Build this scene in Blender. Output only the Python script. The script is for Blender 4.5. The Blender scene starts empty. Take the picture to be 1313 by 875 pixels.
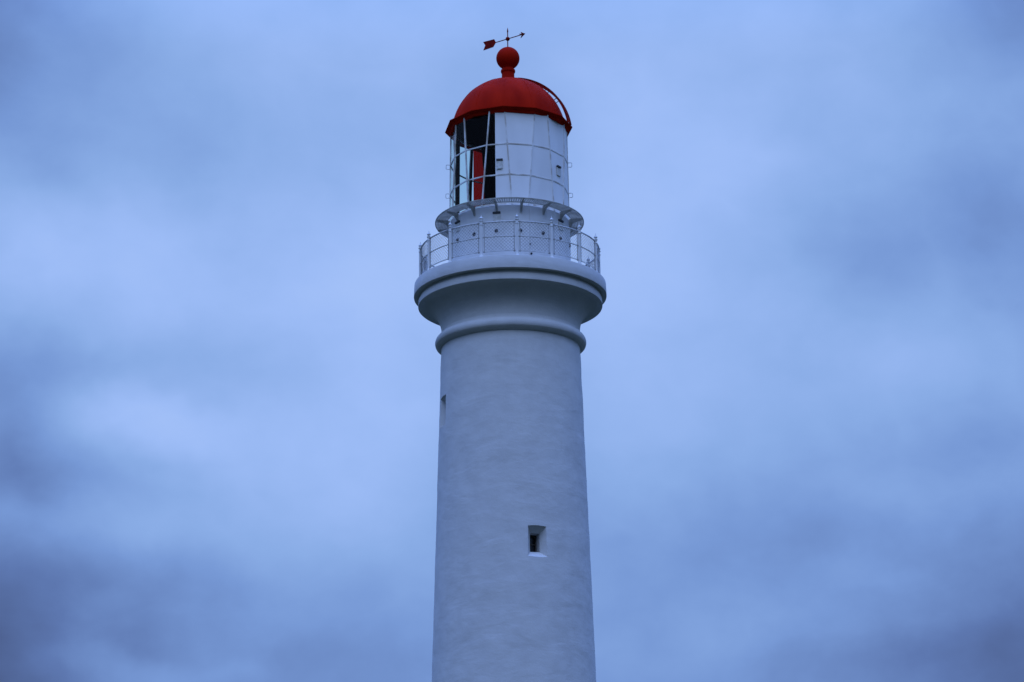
import bpy, bmesh, math, random
from math import sin, cos, tan, atan, pi, radians, degrees, sqrt, exp
from mathutils import Vector, Matrix, noise

random.seed(7)
S = bpy.context.scene
C = S.collection

# ------------------------------------------------------------------ camera
D = 78.3                      # metres from the camera to the tower's axis
CAM_Z = 1.6
F = 3400.0                    # focal length in pixels of a 1313 px wide frame
PITCH = 17.26                 # degrees up
ROLL = 0.573
cam_d = bpy.data.cameras.new('camera')
cam = bpy.data.objects.new('camera', cam_d)
C.objects.link(cam)
cam_d.sensor_width = 36
cam_d.lens = F * 36 / 1313
cam_d.clip_start = 0.5
cam_d.clip_end = 20000
cam.location = (0, -D, CAM_Z)
YAW = 0.030
M = Matrix.Rotation(radians(-YAW), 4, 'Z') @ Matrix.Rotation(radians(90 + PITCH), 4, 'X') @ Matrix.Rotation(radians(-ROLL), 4, 'Z')
cam.rotation_euler = M.to_euler()
S.camera = cam

# ------------------------------------------------------------------ view
S.view_settings.view_transform = 'Standard'
S.view_settings.look = 'None'
S.view_settings.exposure = 0.0
S.view_settings.gamma = 1.0
S.view_settings.use_curve_mapping = False

# ------------------------------------------------------------------ world: dusk overcast sky
SUN_EL, SUN_AZ = 52.0, 184.0      # weak light behind the cloud deck, behind the camera
world = bpy.data.worlds.new('World')
S.world = world
world.use_nodes = True
WT = world.node_tree
WT.nodes.clear()

def wn(kind, **kw):
    n = WT.nodes.new(kind)
    for k, v in kw.items():
        setattr(n, k, v)
    return n

def wmath(op, a, b=None, c=None):
    n = wn('ShaderNodeMath', operation=op)
    for i, v in enumerate((a, b, c)):
        if v is None:
            continue
        if isinstance(v, (int, float)):
            n.inputs[i].default_value = v
        else:
            WT.links.new(v, n.inputs[i])
    return n.outputs[0]

out = wn('ShaderNodeOutputWorld')
bg = wn('ShaderNodeBackground')
bg.inputs['Strength'].default_value = 0.1
WT.links.new(bg.outputs[0], out.inputs[0])
sky = wn('ShaderNodeTexSky', sky_type='NISHITA')
sky.sun_disc = False
sky.sun_elevation = radians(SUN_EL)
sky.sun_rotation = radians(SUN_AZ)
sky.air_density = 2.0
sky.dust_density = 1.0
tc = wn('ShaderNodeTexCoord')
sep = wn('ShaderNodeSeparateXYZ')
WT.links.new(tc.outputs['Generated'], sep.inputs[0])
az = wmath('ARCTAN2', sep.outputs[0], sep.outputs[1])
el = wmath('ARCSINE', sep.outputs[2])

def wnoise(scale, detail, rough, stretch=(1, 1, 1), off=(0, 0, 0), dist=0.0):
    mp = wn('ShaderNodeMapping')
    mp.inputs['Scale'].default_value = stretch
    mp.inputs['Location'].default_value = off
    WT.links.new(tc.outputs['Generated'], mp.inputs[0])
    n = wn('ShaderNodeTexNoise')
    n.inputs['Scale'].default_value = scale
    n.inputs['Detail'].default_value = detail
    n.inputs['Roughness'].default_value = rough
    n.inputs['Distortion'].default_value = dist
    WT.links.new(mp.outputs[0], n.inputs['Vector'])
    return n.outputs[0]

# irregular cloud outlines: the cloud banks' directions are warped by noise
w1 = wmath('SUBTRACT', wnoise(14, 4, 0.55, (1, 1, 1.3), (3.1, 0.2, 0.4)), 0.5)
w2 = wmath('SUBTRACT', wnoise(14, 4, 0.55, (1, 1, 1.3), (7.7, 2.2, 5.4)), 0.5)
azw = wmath('MULTIPLY_ADD', w1, 0.045, az)
elw = wmath('MULTIPLY_ADD', w2, 0.040, el)

# cloud banks, and dark corner spots that paint in lens vignetting: (x, y, half width, half height, lightness), in 1/60 degree like units of the view
BANKS = [
    (450, 40, 150, 90, .10), (200, 195, 170, 60, -.07), (-45, -50, 120, 115, -.32), (-50, 160, 110, 200, -.09),
    (230, 335, 260, 75, .17), (60, 320, 120, 60, .06), (370, 310, 90, 30, -.05), (490, 430, 140, 150, .16),
    (90, 492, 180, 36, -.08), (205, 548, 90, 38, .20), (225, 575, 120, 40, .08), (75, 617, 110, 42, -.16), (10, 560, 70, 70, -.08), (150, 672, 100, 34, .10),
    (100, 745, 140, 42, -.09), (440, 610, 130, 60, .10), (-50, 890, 135, 140, -.32), (340, 835, 200, 60, -.06),
    (200, 868, 110, 14, .09), (850, 240, 130, 170, .18), (1030, 90, 160, 80, .08), (1350, -40, 120, 105, -.28),
    (1200, 325, 150, 60, -.11), (1070, 370, 90, 50, -.05), (960, 405, 140, 50, .05), (860, 520, 120, 90, .07),
    (1190, 500, 120, 40, .07), (1235, 605, 80, 26, -.08), (1150, 650, 90, 30, .06), (950, 690, 180, 55, -.09),
    (1190, 705, 150, 50, -.07), (1115, 742, 60, 20, .07), (960, 815, 110, 28, .05), (1365, 890, 130, 120, -.28),
    (1330, 300, 70, 170, -.07), (1120, 860, 140, 30, -.07),
]
def direction(x, y):
    e_ = radians(PITCH) + atan((437.5 - y) / F)
    return (x - 654.7) / F / cos(e_) * cos(radians(PITCH) - e_), e_
total = None
for (bx, by, sx, sy, amp) in BANKS:
    a0, e0 = direction(bx, by)
    u = wmath('MULTIPLY', wmath('SUBTRACT', azw, a0), F * cos(e0) / (sx * 1.35))
    v = wmath('MULTIPLY', wmath('SUBTRACT', elw, e0), F / (sy * 1.35))
    r2 = wmath('ADD', wmath('MULTIPLY', u, u), wmath('MULTIPLY', v, v))
    g = wmath('POWER', 2.71828, wmath('MULTIPLY', r2, -1.0))
    total = wmath('MULTIPLY', g, amp) if total is None else wmath('MULTIPLY_ADD', g, amp, total)

n1 = wmath('SUBTRACT', wnoise(13, 5, 0.5, (1, 1, 1.25), (1.3, 4.2, 0.9), 0.15), 0.5)
n2 = wmath('SUBTRACT', wnoise(30, 6, 0.55, (1, 1, 1.5), (5.3, 1.2, 3.9), 0.3), 0.5)
val = wmath('MULTIPLY_ADD', n1, 0.18, total)
val = wmath('MULTIPLY_ADD', n2, 0.11, val)
n3 = wmath('ABSOLUTE', wmath('SUBTRACT', wnoise(15, 5, 0.48, (1, 1, 1.2), (9.3, 3.2, 6.9), 0.2), 0.5))   # billows
val = wmath('MULTIPLY_ADD', n3, -0.26, wmath('ADD', val, 0.016))
# the cloud deck darkens towards the horizon
hor = wn('ShaderNodeMapRange')
hor.inputs['From Min'].default_value = radians(9)
hor.inputs['From Max'].default_value = radians(17)
hor.inputs['To Min'].default_value = -0.17
hor.inputs['To Max'].default_value = 0.0
WT.links.new(el, hor.inputs['Value'])
val = wmath('ADD', val, hor.outputs[0])
val = wmath('ADD', val, 0.515)
ramp = wn('ShaderNodeValToRGB')
cr = ramp.color_ramp
cr.interpolation = 'LINEAR'
stops = [(0.0, (.060, .095, .235)), (.18, (.105, .180, .430)), (.36, (.180, .312, .665)), (.52, (.250, .412, .790)), (.70, (.335, .502, .925)), (1.0, (.46, .62, 1.0))]
cr.elements[0].position, cr.elements[0].color = stops[0][0], (*stops[0][1], 1)
cr.elements[1].position, cr.elements[1].color = stops[-1][0], (*stops[-1][1], 1)
for p, c in stops[1:-1]:
    e_ = cr.elements.new(p)
    e_.color = (*c, 1)
WT.links.new(val, ramp.inputs[0])
scl = wn('ShaderNodeVectorMath', operation='MULTIPLY')
# overcast luminance: dim at the horizon, brightest overhead
lum = wn('ShaderNodeValToRGB')
lum.color_ramp.elements[0].position, lum.color_ramp.elements[0].color = .0, (.010, .010, .010, 1)
lum.color_ramp.elements[1].position, lum.color_ramp.elements[1].color = 1.0, (.44, .55, .98, 1)
for p_, v_ in ((.05, (.032, .032, .032)), (.10, (.125, .125, .125)), (.26, (.125, .125, .125)), (.40, (.20, .225, .275))):
    q_ = lum.color_ramp.elements.new(p_)
    q_.color = (*v_, 1)
WT.links.new(wmath('DIVIDE', el, pi / 2), lum.inputs[0])
side = wn('ShaderNodeMapRange')               # dims the unseen sky behind the camera, added to darken the mouldings' undersides
side.inputs['From Min'].default_value = -0.4
side.inputs['From Max'].default_value = 0.75
side.inputs['To Min'].default_value = 0.55
side.inputs['To Max'].default_value = 1.0
WT.links.new(sep.outputs[1], side.inputs['Value'])
sc2 = wn('ShaderNodeVectorMath', operation='SCALE')
WT.links.new(lum.outputs[0], sc2.inputs[0])
WT.links.new(wmath('MULTIPLY', side.outputs[0], 80.0), sc2.inputs['Scale'])
WT.links.new(sc2.outputs[0], scl.inputs[1])
WT.links.new(ramp.outputs[0], scl.inputs[0])
mx = wn('ShaderNodeMix', data_type='RGBA')
mx.inputs['Factor'].default_value = 0.985          # a nearly closed cloud deck
WT.links.new(sky.outputs[0], mx.inputs['A'])
WT.links.new(scl.outputs[0], mx.inputs['B'])
WT.links.new(mx.outputs['Result'], bg.inputs['Color'])

# ------------------------------------------------------------------ sun: a weak glow through the clouds
sd = bpy.data.lights.new('sun', 'SUN')
sd.energy = 1.2
sd.angle = radians(50)
sd.color = (0.50, 0.66, 1.0)
sun = bpy.data.objects.new('sun', sd)
C.objects.link(sun)
sa, se = radians(SUN_AZ), radians(SUN_EL)
sdir = Vector((sin(sa) * cos(se), cos(sa) * cos(se), sin(se)))
sun.rotation_euler = sdir.to_track_quat('Z', 'Y').to_euler()
sun.location = (0, -40, 60)

# ------------------------------------------------------------------ measures
def Z(y):
    """height of a point of the tower's axis"""
    return CAM_Z + D * tan(radians(PITCH) + atan((437.5 - y) / F))
def K(y):
    """metres per pixel at that height"""
    p = radians(PITCH)
    return (D * cos(p) + (Z(y) - CAM_Z) * sin(p)) / F
def R(a, y):
    return a * K(y)
def P(phi, r, z):
    """phi in degrees, 0 faces the camera, positive to its right"""
    f = radians(phi)
    return Vector((r * sin(f), -r * cos(f), z))

# ------------------------------------------------------------------ materials
def mat(name, rgb, rough=0.6, metal=0.0, spec=0.5):
    m = bpy.data.materials.new(name)
    m.use_nodes = True
    b = m.node_tree.nodes['Principled BSDF']
    b.inputs['Base Color'].default_value = (*rgb, 1)
    b.inputs['Roughness'].default_value = rough
    b.inputs['Metallic'].default_value = metal
    b.inputs['Specular IOR Level'].default_value = spec
    return m

def noisy(m, c0, c1, scale, lo=.35, hi=.65, detail=6, stretch=(1, 1, 1), bump=0.0, bscale=None, bdist=0.01, bdetail=6):
    nt = m.node_tree
    b = nt.nodes['Principled BSDF']
    t = nt.nodes.new('ShaderNodeTexCoord')
    mp = nt.nodes.new('ShaderNodeMapping')
    mp.inputs['Scale'].default_value = stretch
    nt.links.new(t.outputs['Object'], mp.inputs[0])
    n = nt.nodes.new('ShaderNodeTexNoise')
    n.inputs['Scale'].default_value = scale
    n.inputs['Detail'].default_value = detail
    nt.links.new(mp.outputs[0], n.inputs['Vector'])
    r = nt.nodes.new('ShaderNodeValToRGB')
    r.color_ramp.elements[0].position = lo
    r.color_ramp.elements[0].color = (*c0, 1)
    r.color_ramp.elements[1].position = hi
    r.color_ramp.elements[1].color = (*c1, 1)
    nt.links.new(n.outputs[0], r.inputs[0])
    nt.links.new(r.outputs[0], b.inputs['Base Color'])
    if bump:
        n2 = nt.nodes.new('ShaderNodeTexNoise')
        n2.inputs['Scale'].default_value = bscale or scale
        n2.inputs['Detail'].default_value = bdetail
        nt.links.new(mp.outputs[0], n2.inputs['Vector'])
        bp = nt.nodes.new('ShaderNodeBump')
        bp.inputs['Strength'].default_value = bump
        bp.inputs['Distance'].default_value = bdist
        nt.links.new(n2.outputs[0], bp.inputs['Height'])
        nt.links.new(bp.outputs[0], b.inputs['Normal'])
    return m, r, mp

def plaster():
    m = mat('white_plaster', (.76, .76, .75), 0.85, spec=.25)
    nt = m.node_tree
    b = nt.nodes['Principled BSDF']
    t = nt.nodes.new('ShaderNodeTexCoord')
    def nz(scale, detail, stretch, rough=.55, dist=0.0):
        mp = nt.nodes.new('ShaderNodeMapping')
        mp.inputs['Scale'].default_value = stretch
        nt.links.new(t.outputs['Object'], mp.inputs[0])
        n = nt.nodes.new('ShaderNodeTexNoise')
        n.inputs['Scale'].default_value = scale
        n.inputs['Detail'].default_value = detail
        n.inputs['Roughness'].default_value = rough
        n.inputs['Distortion'].default_value = dist
        nt.links.new(mp.outputs[0], n.inputs['Vector'])
        return n.outputs[0]
    def mth(op, a, bb, c=None):
        n = nt.nodes.new('ShaderNodeMath'); n.operation = op
        for i, v in enumerate((a, bb, c)):
            if v is None: continue
            if isinstance(v, (int, float)): n.inputs[i].default_value = v
            else: nt.links.new(v, n.inputs[i])
        return n.outputs[0]
    stain = nz(1.4, 8, (1, 1, .9), .62)
    streak = nz(3.0, 5, (1.6, 1.6, .16))
    s = mth('MULTIPLY_ADD', stain, .88, mth('MULTIPLY', streak, .12))
    r = nt.nodes.new('ShaderNodeValToRGB')
    els = r.color_ramp.elements
    els[0].position, els[0].color = .34, (.575, .575, .57, 1)
    els[1].position, els[1].color = .64, (.645, .645, .635, 1)
    nt.links.new(s, r.inputs[0])
    nt.links.new(r.outputs[0], b.inputs['Base Color'])
    # trowelled courses, hand-sized lumps and fine grit
    course = nz(.9, 3, (.75, .75, 1.7), .5, .5)
    lump = nz(3.6, 4, (1, 1, 1.15), .5)
    ridge = mth('POWER', mth('SUBTRACT', 1.0, mth('ABSOLUTE', mth('MULTIPLY_ADD', nz(.9, 4, (.4, .4, 1.5), .5, .3), 2.0, -1.0), 0)), 9)
    grit = nz(24, 4, (1, 1, 1), .65)
    h = mth('MULTIPLY_ADD', course, .9, mth('MULTIPLY_ADD', lump, .30, mth('MULTIPLY_ADD', ridge, .055, mth('MULTIPLY', grit, .15))))
    bp = nt.nodes.new('ShaderNodeBump')
    bp.inputs['Strength'].default_value = .45
    bp.inputs['Distance'].default_value = .06
    nt.links.new(h, bp.inputs['Height'])
    nt.links.new(bp.outputs[0], b.inputs['Normal'])
    return m

PLASTER = plaster()
WHITE, _, _ = noisy(mat('white_paint', (.70, .70, .69), .5), (.60, .60, .585), (.70, .70, .69), 2.5, stretch=(1, 1, .5), bump=.15, bscale=9, bdist=.01)
BAR, _, _ = noisy(mat('white_bar_paint', (.74, .74, .72), .5), (.44, .39, .33), (.72, .72, .70), 3.0, .36, .56, stretch=(1, 1, .8))
RAILING, _, _ = noisy(mat('weathered_white_metal', (.6, .6, .6), .5), (.46, .46, .45), (.70, .70, .69), 6)
PANEL, _, _ = noisy(mat('white_panel_paint', (.82, .82, .81), .45), (.75, .75, .74), (.82, .82, .81), 1.6, stretch=(1, 1, .4))
DRUM, _, _ = noisy(mat('white_drum_paint', (.76, .76, .75), .5), (.66, .66, .65), (.76, .76, .75), 2.0, stretch=(1, 1, .5))
GALV, _, _ = noisy(mat('grey_mesh_wire', (.3, .3, .3), .5, .2), (.30, .30, .30), (.44, .44, .43), 5)
GRATE, _, _ = noisy(mat('grey_green_grating', (.45, .45, .42), .7), (.36, .36, .33), (.56, .56, .53), 4)
OLIVE, _, _ = noisy(mat('weathered_bracket_paint', (.3, .3, .26), .6), (.22, .22, .19), (.40, .40, .36), 5)
RED, _, _ = noisy(mat('red_roof_paint', (.50, .009, .003), .7, spec=.02), (.31, .008, .003), (.47, .015, .004), 1.7, .3, .7, stretch=(1, 1, .35), bump=.1, bscale=5)
DARKRED, _, _ = noisy(mat('dark_red_iron', (.2, .01, .006), .6, spec=.05), (.13, .006, .004), (.26, .009, .005), 8)
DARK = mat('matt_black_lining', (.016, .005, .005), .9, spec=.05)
STUD = mat('dark_vent', (.03, .03, .035), .6)
PLATE, _, _ = noisy(mat('vent_plate_paint', (.62, .62, .58), .55), (.50, .50, .46), (.66, .66, .63), 12)

def pane_mat(name, tint, f0=.012):
    m = bpy.data.materials.new(name)
    m.use_nodes = True
    nt = m.node_tree
    nt.nodes.clear()
    o = nt.nodes.new('ShaderNodeOutputMaterial')
    mixn = nt.nodes.new('ShaderNodeMixShader')
    tr = nt.nodes.new('ShaderNodeBsdfTransparent')
    tr.inputs[0].default_value = (*tint, 1)
    gl = nt.nodes.new('ShaderNodeBsdfGlossy')
    gl.inputs['Roughness'].default_value = .03
    lw = nt.nodes.new('ShaderNodeLayerWeight')
    lw.inputs[0].default_value = .5
    pw = nt.nodes.new('ShaderNodeMath'); pw.operation = 'POWER'
    nt.links.new(lw.outputs['Facing'], pw.inputs[0]); pw.inputs[1].default_value = 5
    ma = nt.nodes.new('ShaderNodeMath'); ma.operation = 'MULTIPLY_ADD'
    nt.links.new(pw.outputs[0], ma.inputs[0]); ma.inputs[1].default_value = .4; ma.inputs[2].default_value = f0
    nt.links.new(ma.outputs[0], mixn.inputs[0])
    nt.links.new(tr.outputs[0], mixn.inputs[1])
    nt.links.new(gl.outputs[0], mixn.inputs[2])
    nt.links.new(mixn.outputs[0], o.inputs[0])
    return m
GLASS = pane_mat('clear_glass', (.88, .97, .93))
REDGLASS = pane_mat('red_glass', (.30, .008, .006))
DARKGLASS = mat('dark_window_glass', (.012, .012, .014), .12)

# ------------------------------------------------------------------ helpers
def obj(name, bm, m, parent=None, smooth=35, mats=None):
    me = bpy.data.meshes.new(name)
    bmesh.ops.recalc_face_normals(bm, faces=bm.faces[:])
    bm.to_mesh(me)
    bm.free()
    for x in (mats or [m]):
        me.materials.append(x)
    if smooth:
        for p in me.polygons:
            p.use_smooth = True
        me.set_sharp_from_angle(angle=radians(smooth))
    o = bpy.data.objects.new(name, me)
    C.objects.link(o)
    if parent is not None:
        o.parent = parent
        o.matrix_parent_inverse = parent.matrix_world.inverted()
    return o

def lathe(bm, prof, seg=128, closed=False, wob=0.0, phi0=0.0):
    """revolve (r, z) pairs about the axis"""
    rows = []
    for (r, z) in prof:
        row = []
        for i in range(seg):
            f = 360 * i / seg + phi0
            rr = r
            if wob:
                v = P(f, r, z)
                rr += wob * noise.fractal(v * 1.6, 1.0, 2.0, 3) + wob * .5 * noise.noise(Vector((v.x * .7, v.y * .7, z * 1.8)))
            row.append(bm.verts.new(P(f, rr, z)))
        rows.append(row)
    n = len(rows)
    for j in range(n if closed else n - 1):
        a, b = rows[j], rows[(j + 1) % n]
        for i in range(seg):
            k = (i + 1) % seg
            bm.faces.new((a[i], a[k], b[k], b[i]))
    return rows

def caps(bm, rows):
    bm.faces.new(rows[0])
    bm.faces.new(rows[-1])

def tube(bm, pts, r, n=6, closed=False, flat=None):
    """tube along points; flat=(a, b): half sizes of a rectangular section (tangential, radial)"""
    pts = [Vector(p) for p in pts]
    rings = []
    N = len(pts)
    for i, p in enumerate(pts):
        a = pts[(i - 1) % N] if (closed or i > 0) else p
        b = pts[(i + 1) % N] if (closed or i < N - 1) else p
        t = (b - a).normalized()
        rad = Vector((p.x, p.y, 0))
        rad = rad.normalized() if rad.length > 1e-5 else Vector((1, 0, 0))
        s = t.cross(rad)
        if s.length < 1e-4:
            s = t.cross(Vector((0, 0, 1)))
        if s.length < 1e-4:
            s = Vector((1, 0, 0))
        s.normalize()
        u = s.cross(t).normalized()
        rr = r[i] if isinstance(r, (list, tuple)) else r
        if flat:
            ring = [bm.verts.new(p + s * x * flat[0] + u * y * flat[1]) for x, y in ((-1, -1), (1, -1), (1, 1), (-1, 1))]
        else:
            ring = [bm.verts.new(p + s * rr * cos(2 * pi * k / n) + u * rr * sin(2 * pi * k / n)) for k in range(n)]
        rings.append(ring)
    m = len(rings[0])
    for i in range(N if closed else N - 1):
        a, b = rings[i], rings[(i + 1) % N]
        for k in range(m):
            q = (k + 1) % m
            bm.faces.new((a[k], a[q], b[q], b[k]))
    if not closed:
        bm.faces.new(rings[0])
        bm.faces.new(rings[-1][::-1])

def ring(bm, r, z, tr, seg=128, n=6, flat=None):
    tube(bm, [P(360 * i / seg, r, z) for i in range(seg)], tr, n, True, flat)

def plate(bm, pts, normal, th):
    """flat polygon given a thickness along normal"""
    normal = Vector(normal).normalized() * (th / 2)
    a = [bm.verts.new(Vector(p) - normal) for p in pts]
    b = [bm.verts.new(Vector(p) + normal) for p in pts]
    bm.faces.new(a)
    bm.faces.new(b[::-1])
    n = len(pts)
    for i in range(n):
        k = (i + 1) % n
        bm.faces.new((a[i], a[k], b[k], b[i]))

def box(bm, o, ax, ay, az_, hx, hy, hz):
    vs = [bm.verts.new(o + ax * (sx * hx) + ay * (sy * hy) + az_ * (sz * hz)) for sz in (-1, 1) for sy in (-1, 1) for sx in (-1, 1)]
    for f in ((0, 1, 3, 2), (4, 6, 7, 5), (0, 4, 5, 1), (2, 3, 7, 6), (0, 2, 6, 4), (1, 5, 7, 3)):
        bm.faces.new([vs[i] for i in f])

def frame(phi):
    f = radians(phi)
    return Vector((sin(f), -cos(f), 0)), Vector((cos(f), sin(f), 0)), Vector((0, 0, 1))   # outward, right, up

UP = Vector((0, 0, 1))

# ------------------------------------------------------------------ ground
bm = bmesh.new()
for v in ((-6000, -6000), (6000, -6000), (6000, 6000), (-6000, 6000)):
    bm.verts.new((*v, 0))
bm.faces.new(bm.verts[:])
GRASS, _, _ = noisy(mat('coastal_grass', (.03, .035, .018), .95, spec=.1), (.018, .024, .012), (.04, .045, .022), .35, bump=.6, bscale=3, bdist=.1)
g = obj('ground', bm, GRASS, smooth=0)
g['kind'] = 'structure'

# ------------------------------------------------------------------ lighthouse
LH = bpy.data.objects.new('lighthouse', None)
C.objects.link(LH)
LH.location = (0, 0, 0)
LH['label'] = 'tall white lighthouse tower with red dome, glazed lantern room and railed balcony'
LH['category'] = 'lighthouse'

# --- shaft with its two deep, splayed window openings
zt, zb = Z(449), Z(875)
rt, rb = R(89.0, 449), R(105.5, 875)
def rshaft(z):
    return rt + (rb - rt) * (zt - z) / (zt - zb)
bm = bmesh.new()
ZTOP = Z(430)
NR = 330
prof = [(rshaft(ZTOP - (ZTOP + .3) * i / NR), ZTOP - (ZTOP + .3) * i / NR) for i in range(NR + 1)]
rows = lathe(bm, prof, 220, wob=.009)
caps(bm, rows)
shaft = obj('tower_shaft', bm, PLASTER, LH)

def window(phi, zbot, ztop):
    nrm, rgt, up = frame(phi)
    zc = (zbot + ztop) / 2
    rs = rshaft(zc)
    oh, ih = (ztop - zbot) / 2, (ztop - zbot) / 2 - .185
    ow, iw, d1, d2 = .305, .152, .26, .66
    cut = bmesh.new()
    def loop(off, hw, hh):
        o = nrm * (rs + off) + UP * zc
        return [cut.verts.new(o + rgt * x * hw + UP * y * hh) for x, y in ((-1, -1), (1, -1), (1, 1), (-1, 1))]
    k = .3
    loops = [loop(k, ow + (ow - iw) * k / d1, oh + (oh - ih) * k / d1), loop(-d1, iw, ih), loop(-d2, iw, ih)]
    for a, b in zip(loops, loops[1:]):
        for i in range(4):
            j = (i + 1) % 4
            cut.faces.new((a[i], a[j], b[j], b[i]))
    cut.faces.new(loops[0])
    cut.faces.new(loops[-1][::-1])
    bmesh.ops.recalc_face_normals(cut, faces=cut.faces[:])
    me = bpy.data.meshes.new('cutter')
    cut.to_mesh(me)
    cut.free()
    co = bpy.data.objects.new('cutter', me)
    C.objects.link(co)
    mod = shaft.modifiers.new('b', 'BOOLEAN')
    mod.operation = 'DIFFERENCE'
    mod.solver = 'EXACT'
    mod.object = co
    dg = bpy.context.evaluated_depsgraph_get()
    nm = bpy.data.meshes.new_from_object(shaft.evaluated_get(dg))
    shaft.modifiers.clear()
    old = shaft.data
    shaft.data = nm
    nm.name = 'tower_shaft'
    bpy.data.meshes.remove(old)
    bpy.data.objects.remove(co)
    for p in nm.polygons:
        p.use_smooth = True
    nm.set_sharp_from_angle(angle=radians(25))
    # casement at the inner end of the opening
    b = bmesh.new()
    o = nrm * (rs - .58) + UP * zc
    for sx in (-1, 1):
        box(b, o + rgt * sx * (iw - .022), rgt, nrm, UP, .018, .03, ih - .004)
    for sy in (-1, 0, 1):
        box(b, o + UP * sy * (ih - .022), rgt, nrm, UP, iw - .041, .028, .017)
    w = obj('window', b, DARKFRAME, LH, smooth=0)
    b = bmesh.new()
    box(b, o - nrm * .03, rgt, nrm, UP, iw - .042, .006, ih - .042)
    obj('pane', b, DARKGLASS, w, smooth=0)
    return w
DARKFRAME, _, _ = noisy(mat('dark_timber', (.06, .05, .045), .7), (.04, .033, .03), (.09, .075, .065), 14)
w1_ = window(18.3, Z(734.7), Z(695.3))
w1_['label'] = 'small deep-set window facing the viewer'
w2_ = window(-71.8, Z(554), Z(515.3))
w2_['label'] = 'upper window seen edge-on at the left of the shaft'

# --- torus moulding under the flare
bm = bmesh.new()
zc, rc, tr = Z(441.4), R(88.7, 441.4), R(8.2, 441.4)
prof = [(rc - .12, zc + tr * 2.0), (rc - .02, zc + tr * 1.95)]
for i in range(9):                                # concave cove down to the bead
    t = pi / 2 * i / 8
    prof.append((rc - .004 + .62 * tr * (1 - cos(t)), zc + tr * (1.9 - 1.15 * sin(t))))
for i in range(15):
    t = radians(50) - radians(80) * i / 14
    prof.append((rc + tr * cos(t), zc + tr * sin(t)))
prof += [(rc + tr * .50, zc - tr * .80), (rc + tr * .16, zc - tr * 1.02), (rc - .12, zc - tr * 1.04)]
lathe(bm, prof, 160, closed=True, wob=.006)
obj('neck_moulding', bm, PLASTER, LH)

# --- flared cornice: neck, cavetto, fascia step
bm = bmesh.new()
z0 = Z(434.5)
r0 = R(88.6, 426)
zs, rs_ = Z(394.8), R(118, 394.8)
prof = [(r0, z0 - .15), (r0, z0), (r0, z0 + (zs - z0) * .16)]
zz = z0 + (zs - z0) * .16
for i in range(1, 15):
    t = pi / 2 * i / 14
    prof.append((r0 + (rs_ - .035 - r0) * (1 - cos(t)), zz + (zs - zz) * sin(t)))
zd = Z(382.7)
prof += [(rs_, zs), (rs_ + .004, zs + .02), (rs_ - .005, zs + (zd - zs) * .62)]
for i in range(1, 7):
    t = pi / 2 * i / 6
    prof.append((rs_ - .005 - .05 * sin(t), zs + (zd - zs) * (.62 + .38 * i / 6)))
prof += [(rs_ - .055, zd + .1), (r0 - .2, zd + .1)]
lathe(bm, prof, 200, wob=.006)
obj('flared_cornice', bm, PLASTER, LH, smooth=40)

# --- balcony deck
bm = bmesh.new()
rd = R(123.6, 382.7)
zk = Z(366.5)
prof = [(rs_ - .3, zd), (rd - .016, zd), (rd - .003, zd + .008), (rd, zd + .02), (rd - .016, zk - .025), (rd - .022, zk - .008), (rd - .04, zk), (1.2, zk + .01)]
rows = lathe(bm, prof, 200, wob=.007)
bm.faces.new(rows[-1])
obj('balcony_deck', bm, PLASTER, LH, smooth=28)

# --- railing
RR_ = R(114.2, 323)
zr = [Z(322.8), Z(341.1), Z(359.2)]
bm = bmesh.new()
ring(bm, RR_, zr[0], .023, 192, 8)
ring(bm, RR_, zr[1], .019, 192, 6)
ring(bm, RR_, zr[2], .019, 192, 6)
rail = obj('balcony_railing', bm, RAILING, LH)
NP = 16
PH = [4.6 + 22.5 * k for k in range(NP)]
zp0 = zk
def post_mesh():
    b = bmesh.new()
    h = zr[0] - zp0
    prof = [(.085, -.02), (.085, .03), (.06, .05), (.05, .10), (.044, .2), (.044, h * .55), (.042, h - .09), (.055, h - .075), (.055, h - .05), (.042, h - .035),
            (.044, h + .04), (.062, h + .05), (.062, h + .065), (.03, h + .08), (.028, h + .095), (.052, h + .12), (.058, h + .145), (.045, h + .17), (.022, h + .185), (.012, h + .22), (.003, h + .27)]
    rws = []
    for (r, z) in prof:
        rws.append([b.verts.new((r * cos(2 * pi * i / 12), r * sin(2 * pi * i / 12), z)) for i in range(12)])
    for a, c in zip(rws, rws[1:]):
        for i in range(12):
            k = (i + 1) % 12
            b.faces.new((a[i], a[k], c[k], c[i]))
    b.faces.new(rws[0]); b.faces.new(rws[-1])
    return b
post0 = obj('post', post_mesh(), DRUM, rail)
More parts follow.
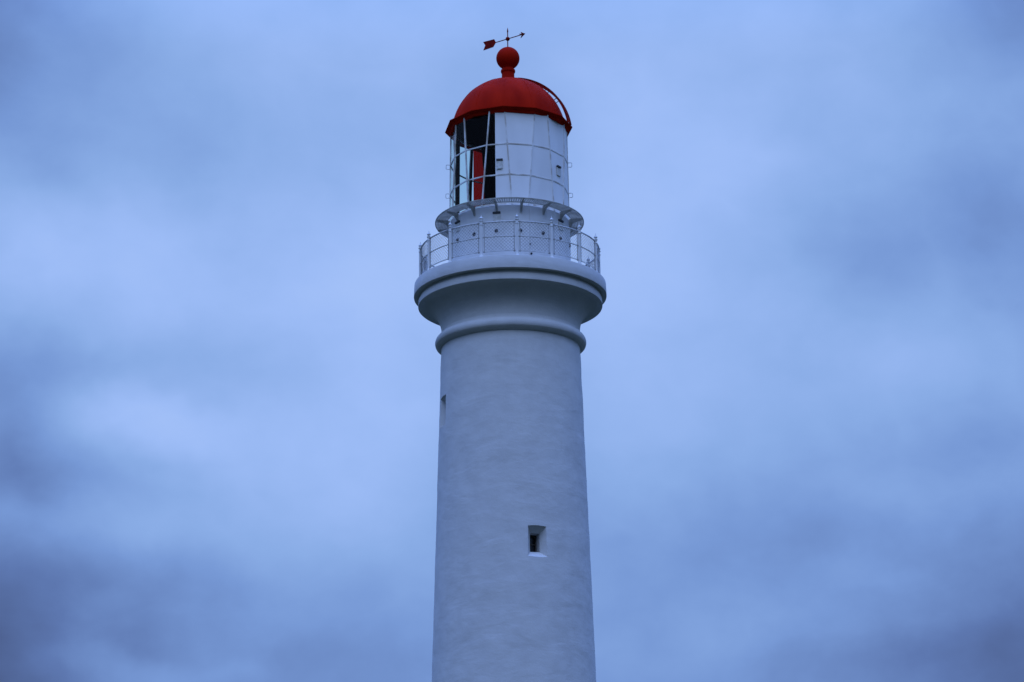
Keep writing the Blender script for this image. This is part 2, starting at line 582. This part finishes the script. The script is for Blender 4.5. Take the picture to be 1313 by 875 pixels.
def panel_mesh():
    # wire diamond mesh between two posts with thin end bars, centred on phi = 0
    b = bmesh.new()
    half = 22.5 / 2 - degrees(.085 / RR_)
    L = 2 * radians(half) * RR_
    H0, H1 = zr[2] + .01, zr[0] - .015
    H = H1 - H0
    pitch = .105
    wr = .0048
    for sgn in (1, -1):
        k0 = int(-H / pitch) - 2
        k1 = int((L + H) / pitch) + 2
        for k in range(k0, k1 + 1):
            s_start = k * pitch if sgn > 0 else k * pitch
            # line s = s_start + sgn*h, h in [0, H]; clip s to [0, L]
            hs = []
            ha, hb = 0.0, H
            if sgn > 0:
                ha = max(ha, -s_start); hb = min(hb, L - s_start)
            else:
                ha = max(ha, s_start - L); hb = min(hb, s_start)
            if hb - ha < .01:
                continue
            n = max(1, int((hb - ha) / .25))
            pts = []
            for i in range(n + 1):
                h = ha + (hb - ha) * i / n
                s = s_start + sgn * h
                pts.append(P(-half + degrees(s / RR_), RR_ + sgn * .003, H0 + h))
            tube(b, pts, wr, 4)
    for sx in (-half, half):
        tube(b, [P(sx, RR_, zr[2] - .03), P(sx, RR_, zr[0] - .005)], .014, 6)
        for z in zr:      # dark clamps where the rails meet the end bars
            tube(b, [P(sx - .5, RR_, z), P(sx + .5, RR_, z)], .026, 6)
    return b
panel0 = obj('mesh_panel', panel_mesh(), GALV, rail, smooth=0)
for i, ph in enumerate(PH):
    o = post0 if i == 0 else post0.copy()
    q = panel0 if i == 0 else panel0.copy()
    if i:
        C.objects.link(o); C.objects.link(q)
        o.parent = rail; q.parent = rail
    o.location = P(ph, RR_ + .012, zp0)
    o.rotation_euler = (0, 0, radians(ph))
    q.rotation_euler = (0, 0, radians(ph + 11.25))

# --- lantern base (white iron drum under the lantern)
rm = R(78, 320)
zl = Z(289)
bm = bmesh.new()
prof = [(rm + .03, zk + .02), (rm + .03, zk + .12), (rm, zk + .13), (rm, zl - .02), (rm - .02, zl), (.4, zl)]
rows = lathe(bm, prof, 160)
bm.faces.new(rows[-1])
base = obj('lantern_base', bm, DRUM, LH)
def disc_mesh(r=.055):
    b = bmesh.new()
    rws = [[b.verts.new((rr * cos(2 * pi * i / 14), y, rr * sin(2 * pi * i / 14))) for i in range(14)] for rr, y in ((r, .03), (r, -.02), (r * .75, -.035), (r * .6, -.02))]
    for a, c in zip(rws, rws[1:]):
        for i in range(14):
            k = (i + 1) % 14
            b.faces.new((a[i], a[k], c[k], c[i]))
    b.faces.new(rws[-1])
    return b
v0 = obj('round_vent', disc_mesh(), STUD, base)
zv = Z(321.5)
for k in range(16):
    o = v0 if k == 0 else v0.copy()
    if k:
        C.objects.link(o); o.parent = base
    ph = -12.3 + 22.5 * k
    o.location = P(ph, rm, zv)
    o.rotation_euler = (0, 0, radians(ph))
def bolt_at(ph, z, r, par):
    b = disc_mesh(.03)
    o = obj('bolt', b, STUD, par)
    o.location = P(ph, r, z)
    o.rotation_euler = (0, 0, radians(ph))
bolt_at(19.2, Z(338), rm, base)
bolt_at(20.0, Z(350), rm + .03, base)
bm = bmesh.new()
nrm, rgt, up = frame(19.0)
box(bm, nrm * (rm + .006) + UP * ((zl - .08 + zk + .14) / 2), rgt, nrm, UP, .012, .012, (zl - .08 - zk - .14) / 2)
obj('seam_strip', bm, WHITE, base, smooth=0)

def vent_cover(ph, y_top, r, par, w=.115):
    """dark slot with a pale plate under it"""
    nrm, rgt, up = frame(ph)
    z = y_top
    b = bmesh.new()
    box(b, nrm * (r + .012) + UP * (z - .17), rgt, nrm, UP, w, .012, .125)
    o = obj('vent_plate', b, PLATE, par, smooth=0)
    b = bmesh.new()
    box(b, nrm * (r + .02) + UP * z, rgt, nrm, UP, w * 1.05, .028, .026)
    o2 = obj('vent_slot', b, STUD, par, smooth=0)
zvp = Z(272.6 + 25.5 + 1)
for ph in (-11.8, 56, -57):
    vent_cover(ph, zvp, rm, base)

# --- outer lantern walkway (grating ring on brackets)
ro, ri = R(95, 287), R(80.2, 287)
zw = Z(286.9)
bm = bmesh.new()
nb = 190
for i in range(nb):
    ph = 360 * i / nb
    nrm, rgt, up = frame(ph)
    box(bm, nrm * ((ro + ri) / 2) + UP * zw, nrm, rgt, UP, (ro - ri) / 2 - .012, .013, .012)
for k in range(1, 4):
    ring(bm, ri + (ro - ri) * k / 4, zw + .003, .01, 160, 4, flat=(.006, .009))
walk = obj('lantern_walkway', bm, GRATE, LH, smooth=0)
bm = bmesh.new()
lathe(bm, [(ro - .012, zw - .016), (ro + .012, zw - .016), (ro + .012, zw + .018), (ro - .012, zw + .018)], 160, closed=True)
obj('outer_rim', bm, OLIVE, walk)
bm = bmesh.new()
lathe(bm, [(ri - .012, zw - .014), (ri + .012, zw - .014), (ri + .012, zw + .014), (ri - .012, zw + .014)], 160, closed=True)
obj('inner_rim', bm, OLIVE, walk)
b = bmesh.new()
pts = [Vector((0, -(ro - .02), -.022)), Vector((0, -(rm - .005), -.022)), Vector((0, -(rm - .005), -.30))]
for i in range(9):
    t = pi / 2 * i / 8
    rr0, zz0 = rm + .04, -.30
    pts.append(Vector((0, -(rr0 + (ro - .02 - rr0) * (1 - cos(t))), zz0 + (.30 - .075) * sin(t))))
plate(b, pts, (1, 0, 0), .05)
br0 = obj('bracket', b, OLIVE, walk, smooth=0)
for k in range(16):
    o = br0 if k == 0 else br0.copy()
    if k:
        C.objects.link(o); o.parent = walk
    o.location = (0, 0, zw)
    o.rotation_euler = (0, 0, radians(-11.7 + 22.5 * k))

# --- lantern: inclined glazing bars, clear and red panes, white blanking panels
zg = [Z(169.0), Z(211.7), Z(250.4), zl]           # top, two rings, bottom
rg = [R(74.3, 169), R(74.9, 211), R(75.8, 250), R(76.6, 289)]
def rl(z):
    t = (zg[0] - z) / (zg[0] - zg[3])
    return rg[0] + (rg[3] - rg[0]) * t
AT, AB = -18.6, -26.8     # bars leaning one way: angle at top / bottom
CT, CB = -3.7, 2.6        # bars leaning the other way
bars = []
for k in range(8):
    bars.append((AT + 45 * k, AB + 45 * k))
    bars.append((CT + 45 * k, CB + 45 * k))
bars.sort()
def bar_phi(bi, z):
    n = len(bars)
    a = bars[bi % n]
    t = (zg[0] - z) / (zg[0] - zg[3])
    return a[0] + (a[1] - a[0]) * t + 360 * (bi // n)
def node(bi, j):
    return P(bar_phi(bi, zg[j]), rl(zg[j]), zg[j])
def chord(bi, j, ph):
    """point of the straight edge between bars bi and bi + 1 of ring j at angle ph"""
    a_, b_ = node(bi, j), node(bi + 1, j)
    d_ = P(ph, 1, 0)
    e_ = b_ - a_
    den = e_.x * d_.y - e_.y * d_.x
    t_ = (d_.x * a_.y - d_.y * a_.x) / den
    return a_ + e_ * min(max(t_, 0), 1)
bm = bmesh.new()
for bi in range(16):
    pts = [node(bi, j) for j in range(4)]
    tube(bm, pts, 0, flat=(.020, .020))
for j in (1, 2):
    for bi in range(16):
        tube(bm, [node(bi, j), node(bi + 1, j)], 0, flat=(.018, .018))
ring(bm, rl(zg[0]) - .09, zg[0] + .02, 0, 144, flat=(.03, .02))
ring(bm, rl(zg[3]) - .06, zg[3] + .035, 0, 144, flat=(.035, .03))
lf = obj('lantern_frame', bm, BAR, LH, smooth=0)
# gusset nodes are folded into the bars; hand grips stand out at ring height
def grip_mesh():
    b = bmesh.new()
    pts = [Vector((0, .0, -.07)), Vector((0, -.09, -.075)), Vector((0, -.115, -.05)), Vector((0, -.115, .05)), Vector((0, -.09, .075)), Vector((0, 0, .07))]
    tube(b, pts, .011, 6)
    return b
gr0 = obj('hand_grip', grip_mesh(), BAR, lf)
first = True
for z in (zg[1] - .04, zg[2] - .02):
    for bi, a in enumerate(bars):
        ph = bar_phi(bi, z)
        side = (ph + 180) % 360 - 180
        if not (a[1] > a[0] and abs(abs(side) - 90) < 12 or abs(abs(side) - 180) < 30 and a[1] > a[0]):
            continue
        o = gr0 if first else gr0.copy()
        if not first:
            C.objects.link(o); o.parent = lf
        first = False
        o.location = P(ph, rl(z) + .02, z)
        o.rotation_euler = (0, 0, radians(ph))

GL0, GL1 = -155.0, -13.2        # glazed sector
def norm(ph):
    return (ph + 180) % 360 - 180
RED0, RED1 = -155.0, -141.0
zrows = zg[:]
for bi in range(16):
    for j in range(3):
        zt_, zb_ = zrows[j], zrows[j + 1]
        def edge(q, z):
            return bar_phi(q, z)
        pc = norm((edge(bi, (zt_ + zb_) / 2) + edge(bi + 1, (zt_ + zb_) / 2)) / 2)
        # clip the pane to the glazed sector
        lo0 = edge(bi, zt_); hi0 = edge(bi + 1, zt_); lo1 = edge(bi, zb_); hi1 = edge(bi + 1, zb_)
        sh = round((lo0 - (-90)) / 360) * 360
        q = [v - sh for v in (lo0, hi0, lo1, hi1)]
        if max(q) > 180:
            pass
        q = [min(max(v, GL0), GL1) for v in q]
        if q[1] - q[0] < .6 and q[3] - q[2] < .6:
            continue
        segs = []
        if min(q[0], q[2]) < RED1 - 1:
            ql = [min(v, RED1) for v in q]
            qr = [max(v, RED1) for v in q]
            segs = [(ql, REDGLASS, 'red_pane'), (qr, GLASS, 'pane')]
        else:
            segs = [(q, GLASS, 'pane')]
        for (qq, mm, nm_) in segs:
            if qq[1] - qq[0] < .6 and qq[3] - qq[2] < .6:
                continue
            b = bmesh.new()
            up_ = [chord(bi, j, qq[0]), chord(bi, j, qq[1])]
            dn_ = [chord(bi, j + 1, qq[2]), chord(bi, j + 1, qq[3])]
            inn = lambda v: v - Vector((v.x, v.y, 0)).normalized() * .012
            if (dn_[0] - dn_[1]).length < .01:
                poly = [up_[0], up_[1], dn_[1]]
            elif (up_[0] - up_[1]).length < .01:
                poly = [up_[0], dn_[1], dn_[0]]
            else:
                poly = [up_[0], up_[1], dn_[1], dn_[0]]
            b.faces.new([b.verts.new(inn(v)) for v in poly])
            bmesh.ops.remove_doubles(b, verts=b.verts[:], dist=1e-4)
            obj(nm_, b, mm, lf, smooth=30)

# white blanking panels, black inside
bm = bmesh.new()
PA, PB = GL1, GL0 + 360
DONE = set()
out_ = lambda v, d: v + Vector((v.x, v.y, 0)).normalized() * d
def sheet(bi, j, lo0, hi0, lo1, hi1):
    c4 = [chord(bi, j, lo0), chord(bi, j, hi0), chord(bi, j + 1, hi1), chord(bi, j + 1, lo1)]
    if j == 0:
        for k in (0, 1): c4[k] = c4[k] + UP * .05
    f_ = [bm.verts.new(out_(v, .006)) for v in c4]
    g_ = [bm.verts.new(out_(v, -.035)) for v in c4]
    bm.faces.new(f_)
    x = bm.faces.new(g_[::-1]); x.material_index = 1
    for k in range(4):
        q = (k + 1) % 4
        bm.faces.new((f_[k], g_[k], g_[q], f_[q]))
for bi in range(0, 32):
    for j in range(3):
        lo0, hi0, lo1, hi1 = (bar_phi(bi, zg[j]), bar_phi(bi + 1, zg[j]), bar_phi(bi, zg[j + 1]), bar_phi(bi + 1, zg[j + 1]))
        best = None
        for sh in (-360, 0):
            q4 = [min(max(v + sh, PA), PB) for v in (lo0, hi0, lo1, hi1)]
            if q4[1] - q4[0] > .5 and q4[3] - q4[2] > .5 and bi < 16 + (0 if sh == 0 else 16) and (bi, j, sh) not in DONE:
                key = (round(q4[0], 2), round(q4[2], 2), j)
                if key in DONE: continue
                DONE.add(key)
                sheet(bi, j, *q4)
bmesh.ops.remove_doubles(bm, verts=bm.verts[:], dist=1e-4)
pan = obj('blanking_panel', bm, WHITE, LH, mats=[PANEL, DARK], smooth=0)
rp = rl(Z(230)) - .012
vent_cover(-9.0, Z(205.3 + 26.5), rp, pan, .095)
vent_cover(56.7, Z(214.7 + 15), rp, pan, .095)

# blackout curtain inside, gathered at the far side; a dark strip added beside the red pane
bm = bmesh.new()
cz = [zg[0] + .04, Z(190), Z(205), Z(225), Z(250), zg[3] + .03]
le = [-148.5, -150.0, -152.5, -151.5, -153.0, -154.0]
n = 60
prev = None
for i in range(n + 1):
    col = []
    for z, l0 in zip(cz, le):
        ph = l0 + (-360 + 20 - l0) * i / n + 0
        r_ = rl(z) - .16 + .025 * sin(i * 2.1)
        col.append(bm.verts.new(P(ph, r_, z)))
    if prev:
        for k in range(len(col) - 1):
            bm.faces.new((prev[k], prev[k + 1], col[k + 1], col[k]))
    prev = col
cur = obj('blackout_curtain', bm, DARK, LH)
for (p0, p1, lean) in ((-116.5, -106.0, 0.0), (-139.0, -136.0, 1.2)):  # the narrow leaning strip stands in for a backlit glazing bar
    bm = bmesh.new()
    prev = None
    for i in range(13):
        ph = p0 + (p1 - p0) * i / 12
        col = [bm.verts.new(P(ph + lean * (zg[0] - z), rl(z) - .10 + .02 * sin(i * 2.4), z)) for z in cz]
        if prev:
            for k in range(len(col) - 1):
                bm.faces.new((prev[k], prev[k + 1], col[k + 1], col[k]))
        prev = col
    obj('dark_strip', bm, DARK, cur)

# ceiling inside the lantern
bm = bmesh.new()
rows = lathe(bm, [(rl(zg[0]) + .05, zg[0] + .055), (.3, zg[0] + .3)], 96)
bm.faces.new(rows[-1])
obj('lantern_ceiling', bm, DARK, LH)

# --- dome, gutter, finial
yc = 172.6
kd = K(150)
zdm = Z(yc)
Rd = 73 * kd
bm = bmesh.new()
prof = [(Rd - .05, Z(166.8) - .02), (sqrt(max(Rd ** 2 - (Z(166.8) - zdm) ** 2, 0)), Z(166.8) - .02)]
t0 = math.asin((Z(166.8) - zdm) / Rd)
t1 = radians(82.5)
for i in range(1, 33):
    t = t0 + (t1 - t0) * i / 32
    prof.append((Rd * cos(t), zdm + Rd * sin(t)))
zs1 = zdm + Rd
prof += [(9.0 * kd, zdm + 73.9 * kd), (8.5 * kd, zdm + 76 * kd), (8.15 * kd, zdm + 80 * kd), (8.1 * kd, zdm + 85 * kd)]
lathe(bm, prof, 128)
dome = obj('dome_roof', bm, RED, LH)
bm = bmesh.new()
for k in range(12):
    pts = []
    ph = 25 + 30 * k
    for i in range(20):
        t = t0 + (t1 - t0) * i / 19
        pts.append(P(ph, (Rd + .002) * cos(t), zdm + (Rd + .002) * sin(t)))
    tube(bm, pts, 0, flat=(.014, .004))
obj('seam', bm, RED, dome)
bm = bmesh.new()
hz = lambda px: zdm + px * kd
prof = [(8.2 * kd, hz(85)), (9.1 * kd, hz(85.6)), (9.4 * kd, hz(87.2)), (9.1 * kd, hz(88.8)), (7.6 * kd, hz(89.4)), (7.4 * kd, hz(91.0)), (8.4 * kd, hz(92.6))]
bz, brd = 105.2, 15.1
a0 = math.acos(8.6 / brd)
for i in range(25):
    t = -a0 + (a0 + pi / 2) * i / 24
    prof.append((max(brd * cos(t), .05) * kd, hz(bz + brd * sin(t))))
rows = lathe(bm, prof, 64)
bm.faces.new(rows[-1])
obj('finial_ball', bm, RED, dome)
# twelve-sided gutter
zgut = Z(166.8)
bm = bmesh.new()
GR = 82 * K(166.8)
prof = [(72.6 * kd, zgut + .005), (78.5 * kd, zgut - .012), (81.2 * kd, zgut + .012), (GR, zgut + .012), (GR, zgut - .010), (77.4 * kd, zgut - .075), (76.2 * kd, zgut - .135), (74.2 * kd, zgut - .15), (72.0 * kd, zgut - .10)]
lathe(bm, prof, 12, closed=True, phi0=25.0)
obj('gutter', bm, RED, dome, smooth=12)

# --- curved ladder over the dome
PHL = 71.0
nrm, rgt, up = frame(PHL)
def lad(t):
    """t from zenith in degrees -> radial px"""
    f = (t - 12) / 76
    return (74.6 + 7.2 * max(f, 0) ** 1.7) * kd
bm = bmesh.new()
for s in (-1, 1):
    pts = []
    for i in range(26):
        t = 12 + 76 * i / 25
        rr_ = lad(t)
        pts.append(nrm * (rr_ * sin(radians(t))) + UP * (zdm + rr_ * cos(radians(t))) + rgt * s * .12)
    tube(bm, pts, 0, flat=(.014, .034))
ladder = obj('ladder', bm, DARKRED, LH)
rg0 = None
for i in range(10):
    t = 16 + 70 * i / 9
    rr_ = lad(t)
    o_ = nrm * (rr_ * sin(radians(t))) + UP * (zdm + rr_ * cos(radians(t)))
    if rg0 is None:
        b = bmesh.new()
        tube(b, [Vector((-.11, 0.0001, 0)), Vector((.11, 0.0001, 0))], .012, 6)
        rg0 = obj('rung', b, DARKRED, ladder)
        o = rg0
    else:
        o = rg0.copy(); C.objects.link(o); o.parent = ladder
    o.location = o_
    o.rotation_euler = (0, 0, radians(PHL))
for t in (30, 45, 60):
    rr_ = lad(t)
    for s in (-1, 1):
        b = bmesh.new()
        base_ = rgt * s * .12
        d_ = nrm * sin(radians(t)) + UP * cos(radians(t))
        tube(b, [d_ * (Rd - .02) + UP * zdm + base_, d_ * rr_ + UP * zdm + base_], .012, 5)
        obj('standoff', b, DARKRED, ladder)

# ------------------------------------------------------------------ weather vane
kv = K(55)
zv0 = hz(bz + brd) - .02
VA = bpy.data.objects.new('weather_vane', None)
C.objects.link(VA)
VA.location = (0, 0, zv0)
VA['label'] = 'dark red arrow weather vane standing on the ball at the top of the lighthouse'
VA['category'] = 'weather vane'
bpy.context.view_layer.update()
zh = Z(50.1)
th = radians(35.7)
ud = Vector((cos(th), -sin(th), 0))       # the arrow points right and towards the viewer
vd = Vector((0, 0, 1))
nd = ud.cross(vd)
Q = lambda u, v: Vector((0, 0, zh)) + ud * (u / cos(th) * kv) + vd * (v / .92 * kv)
bm = bmesh.new()
ztip = Z(35.5)
tube(bm, [Vector((0.0001, 0, zv0)), Vector((0.0001, 0, ztip - .17)), Vector((0.0001, 0, ztip - .16)), Vector((0.0001, 0, ztip - .10)), Vector((0.0001, 0, ztip))], [.017, .015, .024, .02, .002], 8)
obj('spindle', bm, DARKRED, VA)
bm = bmesh.new()
tube(bm, [Q(-16.5, 0), Q(19, 0)], .015, 8)
obj('arrow_shaft', bm, DARKRED, VA)
bm = bmesh.new()
bmesh.ops.create_uvsphere(bm, u_segments=20, v_segments=12, radius=2.75 * kv)
bmesh.ops.translate(bm, verts=bm.verts[:], vec=(0, 0, zh))
obj('hub_ball', bm, DARKRED, VA)
bm = bmesh.new()
plate(bm, [Q(-15.3, 0), Q(-17.4, 4.8), Q(-31.6, 5.4), Q(-28.9, .2), Q(-31.4, -5.4), Q(-18.8, -4.8)], nd, .02)
obj('tail_fin', bm, DARKRED, VA, smooth=0)
bm = bmesh.new()
plate(bm, [Q(22.3, 0), Q(16.6, 3.9), Q(18.4, 0), Q(16.6, -3.9)], nd, .022)
side = nd * (3.4 * kv)
plate(bm, [Q(22.3, 0), Q(16.6, 0) + side, Q(18.4, 0), Q(16.6, 0) - side], vd, .02)
obj('arrow_head', bm, DARKRED, VA, smooth=0)
